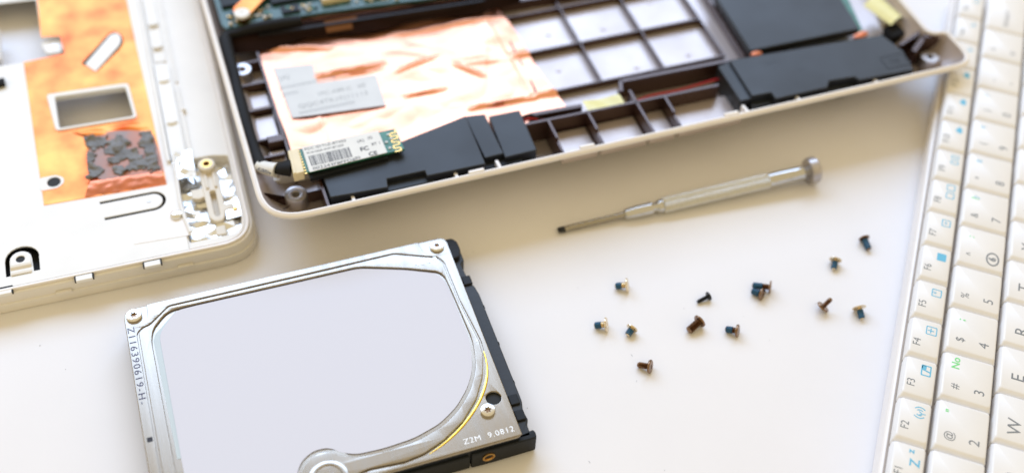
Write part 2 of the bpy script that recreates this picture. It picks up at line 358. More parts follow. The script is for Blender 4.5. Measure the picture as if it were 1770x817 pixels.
text('label_print', 'IIIIIIIIIIII', 1.7, lx+1.2, ly-3.6, 13.8, 0, M['ink_fade'], st, 'LEFT', squash=.95)
text('label_print', '1PC-A88-C   #5', 2.4, lx+19.5, ly-6.6, 13.8, 0, M['ink_fade'], st)
text('label_print', 'QQC4TK1F(11113', 2.6, lx+16, ly-10.3, 13.8, 0, M['ink_fade'], st, squash=1.1)
text('label_print', 'IIIIIIIIIIIIIIIIIIIIIIIIIIIIIIIIIIII', 1.9, lx+4.2, ly-13.3, 13.8, 0, M['ink_fade'], st, 'LEFT', squash=1.05)
text('label_print', '(A)', 2.6, lx+3.4, ly+4.2, 13.8, 0, M['ink_fade'], st)

# ---------------- speakers: stepped black boxes
def speaker(parts, z, name='speaker'):
    root = None
    for pts, zt, zb in parts:
        b = B(); prism(b, [(x, max(y, 2.7 if zt > 19.5 else 3.4)) for x, y in pts], lambda x, y: max(zb, zfl(x, y)+.3), zt)
        o = obj('speaker' if root is None else 'speaker_step', b, M['blackslab'], base if root is None else root, .25, segs=2)
        root = root or o
    return root
s1 = speaker([([(19.85, 14.29), (20.04, 4.47), (36.94, 3.39), (37.5, 6.69), (48.92, 6.58), (48.97, 4.37), (67.03, 3.98), (67.56, 25.14)], 20.0, FL+.2),
              ([(67.54, 25.95), (73.81, 25.13), (73.93, 7.38), (67.87, 7.22)], 19.0, FL+.2),
              ([(74.87, 24.16), (84.95, 24.08), (84.16, 6.18), (73.9, 6.02)], 18.6, FL+1.5),
              ([(36.5, 2.9), (51, 2.9), (51, 7), (36.5, 7)], 18.2, FL+.2)], 20)
b = B(); prism(b, [(x, max(y, 3.4)) for x, y in [(18.97, 17.5), (18.66, 6.07), (79.18, 4.0), (79.81, 8.37)]], lambda x, y: zfl(x, y)+.3, 17.0); obj('speaker_flange', b, M['black'], s1, .3)
s2 = speaker([([(158.08, 24.83), (213.6, 21.64), (216.22, 12.3), (214.64, 2.95), (194.7, 3.84), (193.84, 5.68), (184.81, 6.38), (182.94, 3.8), (164.12, 3.85), (164.07, 6.93), (157.42, 7.26)], 20.0, FL+.2),
              ([(153.71, 24.08), (158.51, 25.29), (157.79, 7.15), (153.43, 7.07)], 19.0, FL+.2),
              ([(157.35, 7.26), (156.67, 4.69), (215.15, 3.05), (217.01, 6.03)], 17.4, FL+.2)], 20)
mx, my = [(210.95, 8.77)][0]
fr = plate('moulded_mark', [rrect(mx-4.4, mx+4.4, my-3, my+3, .3, 2), rrect(mx-4.0, mx+4.0, my-2.6, my+2.6, .3, 2)], 20.0, 20.12, M['blackslab'], s2)
text('moulded_letters', 'PS', 3.6, mx, my, 20.08, 0, M['blackslab'], fr, bold=.08)
tx, ty = [(171.17, 19.75)][0]; text('moulded_letters', 'R +1', 2.2, tx, ty, 20.03, 0, M['blackslab'], s2, bold=.05)
tx, ty = [(178.76, 13.97)][0]; text('moulded_letters', '- 8 -', 2.2, tx, ty, 20.03, 0, M['blackslab'], s2, bold=.05)
# speaker wires
b = B(); tube(b, [(84, 20.3, 15.5), (87, 21.5, 16.3), (91, 20.7, 15.8), (93, 19.4, 14.5)], .35, 8)
tube(b, [(84, 21.3, 15.2), (87, 22.6, 15.8), (92, 21.5, 14.5)], .3, 8); obj('red_wires', b, M['red'], base)
b = B(); tube(b, [(118, 20.2, 13), (128, 22, 14.2), (140, 21.6, 14.5), (152, 22.4, 14.8), (157, 22, 15)], .35, 8); obj('red_wires', b, M['red'], base)
b = B(); tube(b, [(84, 21.8, 17), (88, 22.3, 17), (92, 20, 15), (93, 18.8, 13)], .5, 8); obj('black_wire', b, M['cable'], base)
b = B(); patch(b, lambda u, v: (106.3+12.6*u, 18.3+6*v+.3*math.sin(u*5), 16.6-.8*v+.5*math.sin(u*6+v*2)), 14, 8); obj('yellow_tape', b, M['yellow'], base)

# ---------------- bluetooth card on the left speaker
ZB = 22.2
brd = [(12.28, 23.98), (12.65, 14.11), (45.19, 14.92), (44.87, 23.91)]
bt = plate('bluetooth_card', [brd], ZB-.9, ZB-.1, M['pcb'], base, .05)
plate('card_shield', [[(16.26, 23.26), (16.15, 12.32), (39.91, 13.8), (39.6, 24.99)]], ZB-2.6, ZB-1.0, M['black'], bt, .1)
ps = plate('card_sticker', [roundpoly([(16.38, 23.95), (16.29, 13.46), (39.87, 14.54), (39.59, 24.21)], .35)], ZB+.3, ZB+.42, M['paper'], bt)
q = [(16.38, 23.95), (16.29, 13.46), (39.87, 14.54), (39.59, 24.21)]
ux = (Vector(q[3])-Vector(q[0])).normalized(); rot = math.degrees(math.atan2(ux.y, ux.x)); vy = Vector((-ux.y, ux.x)); H = (Vector(q[0])-Vector(q[1])).dot(vy)
L = (Vector(q[3])-Vector(q[0])).length; O = Vector(q[1])
def onst(s, size, u, v, al='LEFT', **k):
    p = O+ux*u*L+vy*v*H; return text('card_print', s, size, p.x, p.y, ZB+.45, rot, M['ink'], ps, al, **k)
onst('FCC ID:TLZ-BT253', 1.35, .03, .88, squash=1.15); onst('IC:6100A-AW-BT253', 1.15, .04, .72, squash=1.1)
onst('002243F8FFD6', 1.6, .05, .09, squash=1.3); onst('B3', 1.5, .60, .12)
onst('FC', 2.2, .70, .40, bold=.06); onst('CE', 2.2, .78, .15, bold=.04); onst('BT 1', 1.5, .86, .50); onst('(A)', 1.7, .70, .74); onst('(S)', 1.5, .84, .78)
bars = B(); xx = .05
while xx < .58:
    wb = random.choice([.005, .008, .012]); p0 = O+ux*xx*L+vy*.20*H; p1 = p0+ux*wb*L; p2 = p1+vy*.40*H; p3 = p0+vy*.40*H
    prism(bars, [tuple(p) for p in (p0, p1, p2, p3)], ZB+.42, ZB+.45); xx += wb+random.choice([.006, .009, .012])
obj('barcode', bars, M['ink'], ps, smooth=False)
ant = B(); za = ZB-.05; rt0 = O+ux*L*1.15
a0 = Vector([(42.25, 14.57)][0]); a1 = Vector([(42.78, 23.51)][0]); dv = (a1-a0); n = 7
for i in range(n):
    s0 = a0+dv*(i/n); s1_ = a0+dv*((i+1)/n); e = ux*1.9
    wallseg(ant, s0, s0+e, .42, za-.05, za+.05)
    if i % 2 == 0: wallseg(ant, s0+e, s1_+e, .42, za-.05, za+.05)
    else: wallseg(ant, s0, s1_, .42, za-.05, za+.05)
obj('antenna_trace', ant, M['brass'], bt, smooth=False)
b = B()
for p in [(42.53, 20.02), (42.16, 21.91), (41.16, 16.4), (40.82, 19.02)]:
    box(b, p[0]-.4, p[0]+.4, p[1]-.3, p[1]+.3, ZB-.1, ZB+.25)
obj('chip_components', b, M['sticker'], bt)
b = B()
for i in range(9):
    p = Vector([(15.13, 22.86)][0]).lerp(Vector([(15.24, 13.56)][0]), i/8); box(b, p.x-.35, p.x+.35, p.y-.22, p.y+.22, ZB-.1, ZB+.2)
obj('solder_pads', b, M['brass'], bt)
b = B(); prism(b, [(12.03, 23.24), (11.56, 13.43), (14.82, 13.62), (15.19, 23.51)], ZB-2.4, ZB+.9); cn = obj('connector_housing', b, M['conn'], bt, .25)
b = B(); prism(b, [(12.14, 22.96), (12.83, 22.99), (12.5, 13.85), (11.77, 13.6)], ZB+.9, ZB+1.15); obj('connector_lip', b, M['conn'], cn, .05)
# black plug and cable
b = B(); tube(b, [(5.66, 22.57, 18.0), (7.83, 20.41, 20.0), (9.62, 18.48, 21.4), (11.68, 17.65, 21.6)], lambda t: 1.9+1.2*t, 12, 6, .6); obj('cable_plug', b, M['cable'], base)
b = B(); tube(b, [(3.16, 24.31, 18.5), (4.7, 22.36, 19.0), (6.7, 19.74, 20.3), (7.58, 18.93, 20.6)], lambda t: 2.0+.5*t, 14, 6, .8); tg = obj('cable_tag', b, M['paper'], base)
tx = [(3.89, 19.16)][0]; text('tag_print', 'K0024', 1.7, tx[0]-1.5, tx[1]+1.2, 21.35, -42, M['ink'], tg, 'LEFT', bold=.04)
CABLE = [(29.73, 85.84, 18.0), (16.25, 85.81, 18.5), (8.12, 85.5, 18.0), (4.57, 84.74, 18.0), (3.85, 77.83, 18.0), (3.8, 65.76, 18.0), (3.24, 56.2, 18.0), (2.96, 45.53, 18.0), (3.26, 36.33, 18.0), (3.55, 27.41, 18.0), (4.02, 23.46, 18.6)]
b = B(); tube(b, CABLE, lambda t: 1.9+.25*math.sin(t*21), 12, 7, .85); obj('black_cable', b, M['cable'], base)
b = B(); tube(b, [(2.21, 78.38, 15.0), (1.31, 58.47, 14.0), (1.94, 44.81, 14.0), (2.75, 33.95, 15.0)], .45, 8); obj('thin_wire', b, M['cream'], base)

# ---------------- motherboard, top left corner of the tub
ZM = 19.0
mb = plate('motherboard', [[(4.3, 150), (4.3, 90.2), (5.2, 87.6), (29, 87.3), (49.5, 85.9), (98, 81.5), (112, 92), (112, 150)]], ZM-1.2, ZM, M['pcb_dark'], base, .05)
def comp(name, x0, x1, y0, y1, h, mt, bev=.1, par=None, z=ZM):
    return obj(name, box(B(), x0, x1, y0, y1, z-.05, z+h), M[mt], par or mb, bev)
br = plate('copper_bracket', [roundpoly([(9.2, 91.0), (14.2, 90.2), (22.0, 98.5), (60, 98.8), (60, 108), (16.5, 108), (13, 98), (9.2, 94.5)], 1.2)], ZM+1.9, ZM+2.3, M['copper_sheet'], mb, .1)
p = [(11.46, 90.15)][0]
b = B(); lathe(b, [(2.5, 21.3), (2.6, 22.0), (2.2, 22.3), (.7, 22.3), (.6, 22.0)], 24, Matrix.Translation((p[0], p[1], 0))); obj('bracket_screw', b, M['paint'], br)
b = B(); lathe(b, [(2.3, 14), (2.3, 20.9)], 20, Matrix.Translation((p[0]+.2, p[1]-.2, 0))); obj('screw_post', b, M['brass'], br)
comp('black_chip', 6.0, 12.5, 97.6, 104, 1.2, 'black'); comp('black_chip', 24.5, 30.5, 88.9, 92.6, 1.0, 'black')
comp('black_chip', 46, 56, 104, 112, 1.4, 'black'); comp('shield_box', 22, 47, 94.5, 103, 1.3, 'black')
comp('cream_connector', 38.2, 48.0, 90.3, 94.2, 2.2, 'conn', .2); comp('cream_connector', 52.5, 62, 88.8, 91.5, 2.0, 'conn', .2)
comp('grey_socket', 51, 60, 92.0, 97, 2.2, 'ink_blue', .2)
for i in range(150):
    x = random.choice([random.uniform(6, 36), random.uniform(48, 95)]); y = 88.6+random.random()*(6 if x < 40 else 10)-(x-30)*.07*(x > 40); s = random.uniform(.3, .8)
    if 23 < x < 38 and y > 92: continue
    comp('small_capacitor', x-s, x+s, y-s*.6, y+s*.6, random.uniform(.5, 1.1), random.choice(['sticker', 'cream', 'black', 'brass', 'pcb']), .08)
b = B(); patch(b, lambda u, v: (5+100*u, 87.0-.06*(5+100*u)-(v*(6.5-3.2*u+1.2*math.sin(u*17))), 17.6-3.2*v**1.5+.3*math.sin(u*31)), 60, 8); obj('black_film', b, M['film_black'], base)
b = B(); patch(b, lambda u, v: (37+11*u, 80.2+3.4*v-.05*8*u, 15.6+2.2*v), 4, 4); obj('amber_tape', b, M['amber'], base)
b = B(); wallseg(b, (15, 83.5), (92, 79.5), .8, FL, 17.5); obj('board_support_rib', b, M['black'], base)
# dark fold of floor wall right of the board
obj('board_edge_rib', wallseg(B(), (95, 80.5), (170, 77.5), 1.2, FL-.2, 14.0), M['ribc'], base)

# ---------------- dark slab on its teal board, right
sl = plate('memory_board', [[(174.07, 71.05), (170.08, 29.6), (212.31, 29.16), (220.67, 65.23)]], 14.6, 15.6, M['pcb'], base, .1)
b = B(); prism(b, [(169.39, 62.28), (167.87, 28.47), (209.28, 28.02), (212.63, 54.76)], 15.6, 18.5); obj('black_cover_slab', b, M['blackslab'], sl, .3)
b = B(); prism(b, [(169.98, 73.59), (168.16, 31.36), (171.02, 29.3), (176.42, 71.72)], FL, 13.5); obj('slab_shadow_wall', b, M['ribc'], base, .2)  # dark wall put in for the shadow left of the slab
for t_ in [(169.89, 27.56), (207.75, 25.52), (209.72, 26.19)]:
    p = t_; b = B(); lathe(b, [(.4, 16.2), (1.5, 16.9), (1.3, 17.8), (.3, 18.3)], 14, Matrix.Translation((p[0], p[1], 0)) @ Matrix.Diagonal((1.5, .8, 1, 1))); obj('copper_fold', b, M['copper_dark'], sl)

# ---------------- right corner
b = B(); patch(b, lambda u, v: tuple(Vector((218.15, 40.05, 17.0)).lerp(Vector((222.01, 27.91, 17.0)), v).lerp(Vector((226.34, 43.63, 17.0)).lerp(Vector((228.25, 30.56, 17.0)), v), u)+Vector((0, 0, 1.2*math.sin(u*3)))), 8, 6); obj('yellow_tape', b, M['yellow'], base)
b = B(); prism(b, [(226.24, 50.36), (223.21, 32.63), (234.82, 32.47), (237.58, 50.5)], FL, 14.5); obj('raised_pad', b, M['cream'], base, .5)
b = B(); prism(b, [(221.63, 30.55), (235.19, 31.75), (227.88, 24.88), (221.3, 24.29)], FL, 14.8); obj('cable_end', b, M['cable'], base, .6)
b = B(); wallseg(b, (218.5, 17.0), (230.8, 21.5), 1.2, FL, 18.2); obj('corner_rib', b, M['ribc'], base)
b = B(); wallseg(b, (221, 12.5), (228, 17.5), 1.6, FL, 18.6); wallseg(b, (228, 17.5), (236.5, 16.9), 1.6, FL, 19.2); obj('corner_rib', b, M['ribc'], base)
p = [(228.38, 11.91)][0]
b = B(); rings(b, [[(p[0]+r*math.cos(2*math.pi*i/28), p[1]+r*math.sin(2*math.pi*i/28), z) for i in range(28)] for r, z in [(3.2, FL-.2), (3.1, 14.4), (2.9, 14.7), (1.1, 14.7), (1.0, 12)]]); obj('screw_boss', b, M['washer'], base)
b = B(); lathe(b, [(2.6, FL), (2.6, 13.2)], 20, Matrix.Translation((p[0]-3.2, p[1]+5.0, 0))); obj('side_post', b, M['ribc'], base)

# ================================================================== upper case half, left
sh = thing('laptop_top_case', 'white netbook case half lined with an orange copper sheet and silver foil', 'laptop case', -73.78, 216.12, 0, 0.3617)
ZP = 8.0
out = roundpoly([(-175, 0), (0, 0), (0, 160), (-175, 160)], [6, 11, 6, 6], 8)
hole_main = [(-168, 6), (-21.5, 6), (-21.5, 150), (-168, 150)]
corner_rec = roundpoly([(-19.0, 5.2), (-4.2, 5.2), (-3.0, 12), (-3.0, 37.0), (-8, 38.3), (-19.0, 38.3)], [.8, 6, 1, 1, .5, .8], 5)
case = plate('case_frame', [out, hole_main, corner_rec], 0.6, 7.2, M['white'], sh, .5)
plate('case_lip', [inset(out, -.55), inset(out, 1.2)], 0.0, 3.6, M['white'], case, .5)
# raised edge bead with its fine groove
plate('case_bead', [inset(out, .9), inset(out, 1.9)], 7.0, 8.0, M['rim'], case, .25)
plate('case_bead', [inset(out, 2.4), inset(out, 2.9)], 7.0, 7.5, M['rim'], case, .15)
# white painted metal plate with openings
win = roundpoly([(-54.16, 78.12), (-28.6, 76.82), (-27.55, 59.84), (-52.35, 60.5)], 1.4); win_in = roundpoly([(-51.62, 76.17), (-29.71, 74.99), (-28.68, 60.97), (-51.23, 61.52)], .8)
opening = [(-77.49, 130.16), (-54.39, 128.59), (-53.78, 107.26), (-47.84, 106.59), (-47.03, 97.28), (-60.31, 96.11), (-78.29, 96.88)]
tong = [(-41.16, 89.77), (-31.98, 102.35), (-30.01, 103.06), (-28.65, 101.46), (-28.55, 98.68), (-29.56, 96.21), (-38.24, 85.19)]
dark_slot = roundpoly([(-42.37, 90.69), (-32.66, 103.15), (-30.44, 104.42), (-28.21, 101.97), (-27.85, 98.18), (-29.31, 94.93), (-37.68, 85.33)], .6)
uslot_o = [(-64.75, 11.82)]; 
kx_, ky_ = [(-54.67, 38.99)][0]
pl_out = [(-172, 2.1), (-19.5, 2.1), (-19.5, 37.5), (-21.0, 38.5), (-21.0, 155), (-172, 155)]
ux_, uy_ = [(-65.11, 11.04)][0]
uclip = [(ux_-4.6, uy_-5.2), (ux_-3.4, uy_-5.2), (ux_-3.4, uy_-.2)]+arc(ux_-.4, uy_+.3, 3.0, 180, 0, 8)+[(ux_+2.9, uy_-5.0), (ux_+4.6, uy_-5.0), (ux_+4.6, uy_+.3)]+arc(ux_, uy_+.4, 4.7, 0, 180, 10)
a0, a1 = [(-42.27, 27.05)][0], [(-27.23, 26.2)][0]; c0, c1 = [(-41.89, 20.33)][0], [(-27.29, 19.99)][0]
def slotU():
    y1, y0 = a0[1], c0[1]; xl, xr = a0[0], a1[0]; rr = (y1-y0)/2; cy_ = (y1+y0)/2
    return [(xl, y1+.5), (xr, y1+.5)]+arc(xr, cy_, rr+.5, 90, -90, 12)+[(xl+.8, y0-.5), (xl+.8, y0+.5)]+arc(xr, cy_, rr-.5, -90, 90, 12)+[(xl, y1-.5)]
mp_ = plate('metal_plate', [pl_out, inset(win_in, -.15) if False else win_in, opening, dark_slot, uclip, slotU(), circ(kx_, ky_, 2.1)], 7.3, 7.8, M['paint'], sh, .08)
# shade below the slots, put in as near-black boxes
b = B(); box(b, -172, -22, 6.3, 10, .3, .8); obj('slot_shade', b, M['hole'], case)
for nm, x0, x1, y0, y1 in (('slot_shade', -46, -20.5, 21, 30.5), ('slot_shade', ux_-7, ux_+7, 4.5, uy_+7.5), ('slot_shade', -42.5, -23, 88, 107), ('slot_shade', kx_-4, kx_+4, ky_-4, ky_+4)):
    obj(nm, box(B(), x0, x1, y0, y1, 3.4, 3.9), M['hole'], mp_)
plate('spring_tongue', [roundpoly(tong, .5)], 7.7, 8.3, M['paint'], mp_, .15)
p = [(-31.39, 99.99)][0]; b = B(); lathe(b, [(.5, 8.3), (.5, 8.45), (.3, 8.45)], 14, Matrix.Translation((p[0], p[1], 0))); obj('tongue_dimple', b, M['washer'], mp_)
p = [(-28.35, 23.86)][0]; b = B(); lathe(b, [(.55, 7.8), (.5, 7.95), (.2, 7.9)], 14, Matrix.Translation((p[0], p[1], 0))); obj('tongue_dimple', b, M['washer'], mp_)
# bent screw tab in the front edge
tab = plate('screw_tab', [[(ux_-3.2, uy_-1.8)]+arc(ux_-.4, uy_+.2, 2.7, 180, 0, 10)+[(ux_+2.4, uy_-1.8)], circ(ux_-.4, uy_+.1, 1.25)], 7.8, 8.2, M['paint'], mp_, .1)
b = B(); lathe(b, [(1.3, 7.8), (1.3, 7.86)], 20, Matrix.Translation((ux_-.4, uy_+.1, 0))); obj('tab_hole', b, M['hole'], tab)
b = B(); patch(b, lambda u, v: (ux_-3.2+5.6*u, uy_-1.8-3.6*v, 8.15-.25*math.sin(v*1.57)+.25*math.sin(v*9)), 4, 10); obj('tab_bend', b, M['cream'], tab)
# three latch notches on the front edge
for t_ in [(-49.03, 0.32), (-30.19, 0.18), (-70.75, 1.2)]:
    p = t_
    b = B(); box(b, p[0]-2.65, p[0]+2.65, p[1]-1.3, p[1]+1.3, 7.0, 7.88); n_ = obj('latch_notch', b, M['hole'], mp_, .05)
    b = B(); box(b, p[0]-2.3, p[0]+2.3, p[1]-1.45, p[1]+.55, 6.9, 7.93); obj('latch_tongue', b, M['paint'], n_, .2)
for t_ in [(-55.44, 0.27), (-21.5, 0.44)]:
    p = t_; b = B(); box(b, p[0]-2.2, p[0]+2.2, -.95, 0, 3.2, 4.4); obj('side_catch', b, M['white'], case, .2)
# copper sheet
sheet = [(-53.84, 141.08), (-24.19, 133.32), (-24.59, 120.08), (-24.06, 92.92), (-23.1, 61.07), (-22.42, 29.25), (-57.88, 30.47), (-60.22, 96.09), (-47.04, 97.13), (-47.84, 106.59), (-53.94, 107.76)]
keyh = [(kx_-4, ky_+2.4), (kx_, ky_+2.6)]+arc(kx_+.4, ky_, 2.7, 90, -90, 8)+[(kx_-4, ky_-2.6)]
sheetk = [p for p in sheet]
cs = plate('copper_sheet', [sheetk, inset(win, -.1), dark_slot], 7.82, 7.95, M['copper_sheet'], sh)
plate('keyhole_tab', [roundpoly([(kx_-3.8, ky_+2.7), (kx_+1, ky_+2.8), (kx_+3.1, ky_+1.2), (kx_+3.1, ky_-1.2), (kx_+1, ky_-2.8), (kx_-3.8, ky_-2.7)], 1), circ(kx_+.2, ky_, 2.0)], 7.9, 8.08, M['paint'], mp_, .04)
b = B(); lathe(b, [(1.95, 7.96), (1.95, 8.0)], 24, Matrix.Translation((kx_+.2, ky_, 0))); obj('keyhole', b, M['hole'], mp_)
plate('window_frame', [win, win_in], 6.4, 8.5, M['paint'], sh, .3)
# folds of the sheet below and beside the window
b = B()
fa, fb, fc, fd = [Vector((*p, 0)) for p in [(-47.59, 58.93), (-27.32, 58.7), (-24.59, 54.46), (-41.01, 54.22)]]
patch(b, lambda u, v: tuple(fa.lerp(fb, u).lerp(fd.lerp(fc, u), v)+Vector((0, 0, 8.0+.9*math.sin(v*math.pi)*(.6+.4*math.sin(u*11))))), 40, 12); obj('copper_fold', b, M['copper_sheet'], cs)
b = B(); fa, fb, fc, fd = [Vector((*p, 0)) for p in [(-46.31, 30.34), (-22.39, 29.49), (-23.04, 33.89), (-43.88, 35.24)]]
patch(b, lambda u, v: tuple(fa.lerp(fb, u).lerp(fd.lerp(fc, u), v)+Vector((0, 0, 8.0+1.2*math.sin(v*math.pi*.55)+.25*noise.noise(Vector((u*9, v*3, 0)))))), 50, 10); obj('copper_fold', b, M['copper_dark'], cs, smooth=False)
# adhesive area with torn thermal pad
pa = [(-43.56, 54.92), (-39.02, 56.83), (-24.02, 53.24), (-23.04, 46.65), (-22.36, 32.45), (-25.56, 31.61), (-43.64, 34.19)]
ad = plate('adhesive_patch', [smoothpoly(pa, 2)], 7.97, 8.35, M['adh'], cs, .1)
q0, q1, q2, q3 = [Vector((*p, 0)) for p in [(-45.2, 35.61), (-23.66, 33.06), (-24.02, 53.24), (-44.24, 55.11)]]
def padz(u, v):
    p = q0.lerp(q1, u).lerp(q3.lerp(q2, u), v); n1 = noise.noise(Vector((p.x*.30, p.y*.34, 3)))
    return (p.x+.6*noise.noise(Vector((p.x*.9, p.y*.9, 7))), p.y+.6*noise.noise(Vector((p.x*.9, p.y*.9, 17))), 8.7+1.9*max(0, n1)+.28*noise.noise(Vector((p.x*.8, p.y*.8, 11))))
def padkeep(u, v):
    p = q0.lerp(q1, u).lerp(q3.lerp(q2, u), v)
    s = noise.noise(Vector((p.x*.19, p.y*.24, 31)))+.22*noise.noise(Vector((p.x*.75, p.y*.75, 41)))+.06
    e = min(u, 1-u, v, 1-v); return s > -.04-.0 and e > .03+.05*noise.noise(Vector((u*9, v*9, 2))) or (u > .84 and .12 < v < .95)
b = B(); patch(b, padz, 90, 64, padkeep); po = obj('thermal_pad', b, M['pad'], cs, sharp=60)
sd = po.modifiers.new('thickness', 'SOLIDIFY'); sd.thickness = .45*MM; sd.offset = -1
# ridge and strips right of the sheet
b = B(); wallseg(b, (-20.6, 38), (-20.6, 150), 1.0, 5, 8.9); obj('edge_flange', b, M['paint'], mp_, .2)
plate('side_strip', [[(-19.8, 39), (-15.2, 39), (-15.2, 82), (-16.4, 84), (-19.8, 84)]], 7.2, 8.2, M['paint'], sh, .15)
plate('side_strip', [[(-19.4, 85), (-15.6, 85), (-15.6, 150), (-19.4, 150)]], 7.2, 7.9, M['white'], sh, .15)
for y in (55, 75, 92, 104):
    b = B(); lathe(b, [(1.3, 8.2), (1.2, 8.9), (.9, 9.0)], 18, Matrix.Translation((-17.4, y, 0)) @ Matrix.Diagonal((1.3, .8, 1, 1))); obj('rivet', b, M['paint'], sh)
b = B(); wallseg(b, (-13.8, 38), (-13.8, 72), .7, 7, 8.2); wallseg(b, (-13.8, 60), (-12.6, 60), .7, 7, 8.6); obj('fine_rib', b, M['white'], case)
b = B(); wallseg(b, (-13.6, 74), (-13.6, 150), .6, 7, 8.0); obj('fine_rib', b, M['white'], case)
# square clip and screw tab in the upper opening
p = [(-50.5, 103.33)][0]
b = B(); prism(b, roundpoly([(p[0]-4.4, p[1]+3.6), (p[0]-2.5, p[1]-3.2), (p[0]+2.6, p[1]-3.4), (p[0]+3.8, p[1]+3.0)], 1.4), 5.4, 6.4); tb2 = obj('screw_tab', b, M['paint'], mp_, .3)
b = B(); lathe(b, [(1.3, 6.38), (1.3, 6.5), (.6, 6.5)], 18, Matrix.Translation((p[0]+.2, p[1], 0))); obj('tab_screw', b, M['washer'], tb2)
b = B(); box(b, -71.5, -67.5, 101, 118, 4.0, 7.0); obj('white_bar', b, M['paint'], mp_, .3)
b = B(); tube(b, [(-100, 85.5, 8.6), (-75, 86.8, 8.6), (-66.3, 87.3, 8.6)], 1.9, 10, 6, .5); obj('black_strap', b, M['cable'], sh)
plate('tape_patch', [[(-34.33, 18.62), (-18.72, 18.72), (-18.1, 7.32), (-34.3, 8.26)]], 7.82, 7.9, M['rim'], mp_)
p = [(-21.25, 15.93)][0]; b = B(); lathe(b, [(1.9, 7.8), (1.7, 8.6), (1.1, 9.0), (.4, 9.1)], 18, Matrix.Translation((p[0], p[1], 0))); obj('foil_bump', b, M['silver'], mp_)
# crumpled silver foil in the corner well, cream bracket above
def crumple(name, x0, x1, y0, y1, zb, amp, nu, nv, seed, parent, keep=None):
    rnd = random.Random(seed); hs = [[rnd.uniform(0, amp) for _ in range(nv+1)] for _ in range(nu+1)]; jx = [[(rnd.uniform(-.35, .35), rnd.uniform(-.35, .35)) for _ in range(nv+1)] for _ in range(nu+1)]
    def f(u, v):
        i, j = round(u*nu), round(v*nv); e = 0 if i in (0, nu) or j in (0, nv) else 1
        return (x0+(x1-x0)*(i+jx[i][j][0]*e)/nu, y0+(y1-y0)*(j+jx[i][j][1]*e)/nv, zb+hs[i][j])
    b = B(); patch(b, f, nu, nv, keep); bmesh.ops.triangulate(b, faces=b.faces)
    o = obj(name, b, M['silver'], parent, smooth=False); s = o.modifiers.new('subdivision', 'SUBSURF'); s.subdivision_type = 'SIMPLE'; s.levels = s.render_levels = 1; return o
obj('well_floor', box(B(), -19.2, -2.5, 5, 38.5, .8, 2.2), M['cream'], case)
crumple('silver_foil', -18.9, -3.1, 4.6, 37.8, 3.9, 1.15, 8, 15, 3, sh)
crumple('silver_foil', -18.6, -3.6, 4.8, 13.0, 5.3, 1.5, 7, 4, 14, sh)
crumple('silver_foil', -19.6, -13.4, 30.0, 41.5, 7.9, .9, 4, 6, 11, sh)
brk = plate('bracket', [roundpoly([(-12.6, 33), (-12.2, 13.0), (-10.6, 10.8), (-8.6, 10.8), (-7.4, 12.8), (-7.2, 14.8), (-4.5, 14.8), (-4.5, 17.2), (-7.0, 17.2), (-7.0, 33)], .8),
                         roundpoly([(-10.6, 23.5), (-10.4, 13.4), (-9.6, 12.7), (-8.9, 13.4), (-8.9, 23.5)], .5)], 5.0, 7.4, M['cream'], sh, .3)
plate('bracket_arm', [roundpoly([(-16.0, 25.6), (-12.2, 25.6), (-12.2, 21.8), (-14.0, 21.2), (-16.0, 22)], .4)], 5.4, 7.2, M['cream'], brk, .3)
obj('bracket_floor', box(B(), -11.0, -8.2, 12, 25, 4.2, 5.2), M['cream'], brk)
for x0 in (-11.3, -8.8):
    obj('post_fin', box(B(), x0, x0+.8, 24.5, 31, 5.5, 8.0), M['cream'], brk, .15)
b = B(); n = 28; px_, py_ = -9.8, 33.2
rings(b, [[(px_+r*math.cos(2*math.pi*i/n), py_+r*math.sin(2*math.pi*i/n), z) for i in range(n)] for r, z in [(2.7, 2), (2.6, 9.0), (2.3, 9.3), (1.75, 9.3), (1.7, 8.9)]]); pst = obj('insert_post', b, M['cream'], sh)
b = B(); rings(b, [[(px_+r*math.cos(2*math.pi*i/n), py_+r*math.sin(2*math.pi*i/n), z) for i in range(n)] for r, z in [(1.75, 8.5), (1.7, 9.4), (1.0, 9.4), (.85, 9.0), (.85, 5.0)]]); obj('brass_insert', b, M['brass'], pst)
b = B(); lathe(b, [(.9, 5), (.9, 5.6)], 16, Matrix.Translation((px_, py_, 0))); obj('insert_hole', b, M['hole'], pst)
b = B(); box(b, -11.2, -8.2, 6.2, 9.8, 4.6, 6.6); obj('support_block', b, M['cream'], sh, .3)
p = [(-4.28, 14.44)][0]; b = B(); lathe(b, [(1.2, 6), (1.3, 7.0), (.5, 7.4)], 12, Matrix.Translation((p[0], p[1], 0))); obj('brass_spring', b, M['brass'], sh)
plate('foil_square', [[(-6.97, 18.08), (-2.82, 18.12), (-2.53, 11.57), (-7.4, 11.05)]], 6.8, 7.2, M['silver'], sh, .1)
b = B(); tube(b, [(-18.9, 40, 8.6), (-19.2, 30, 8.5), (-19.4, 18, 8.3), (-18.2, 8, 8.2)], .5, 8); obj('edge_wire', b, M['paint'], sh)

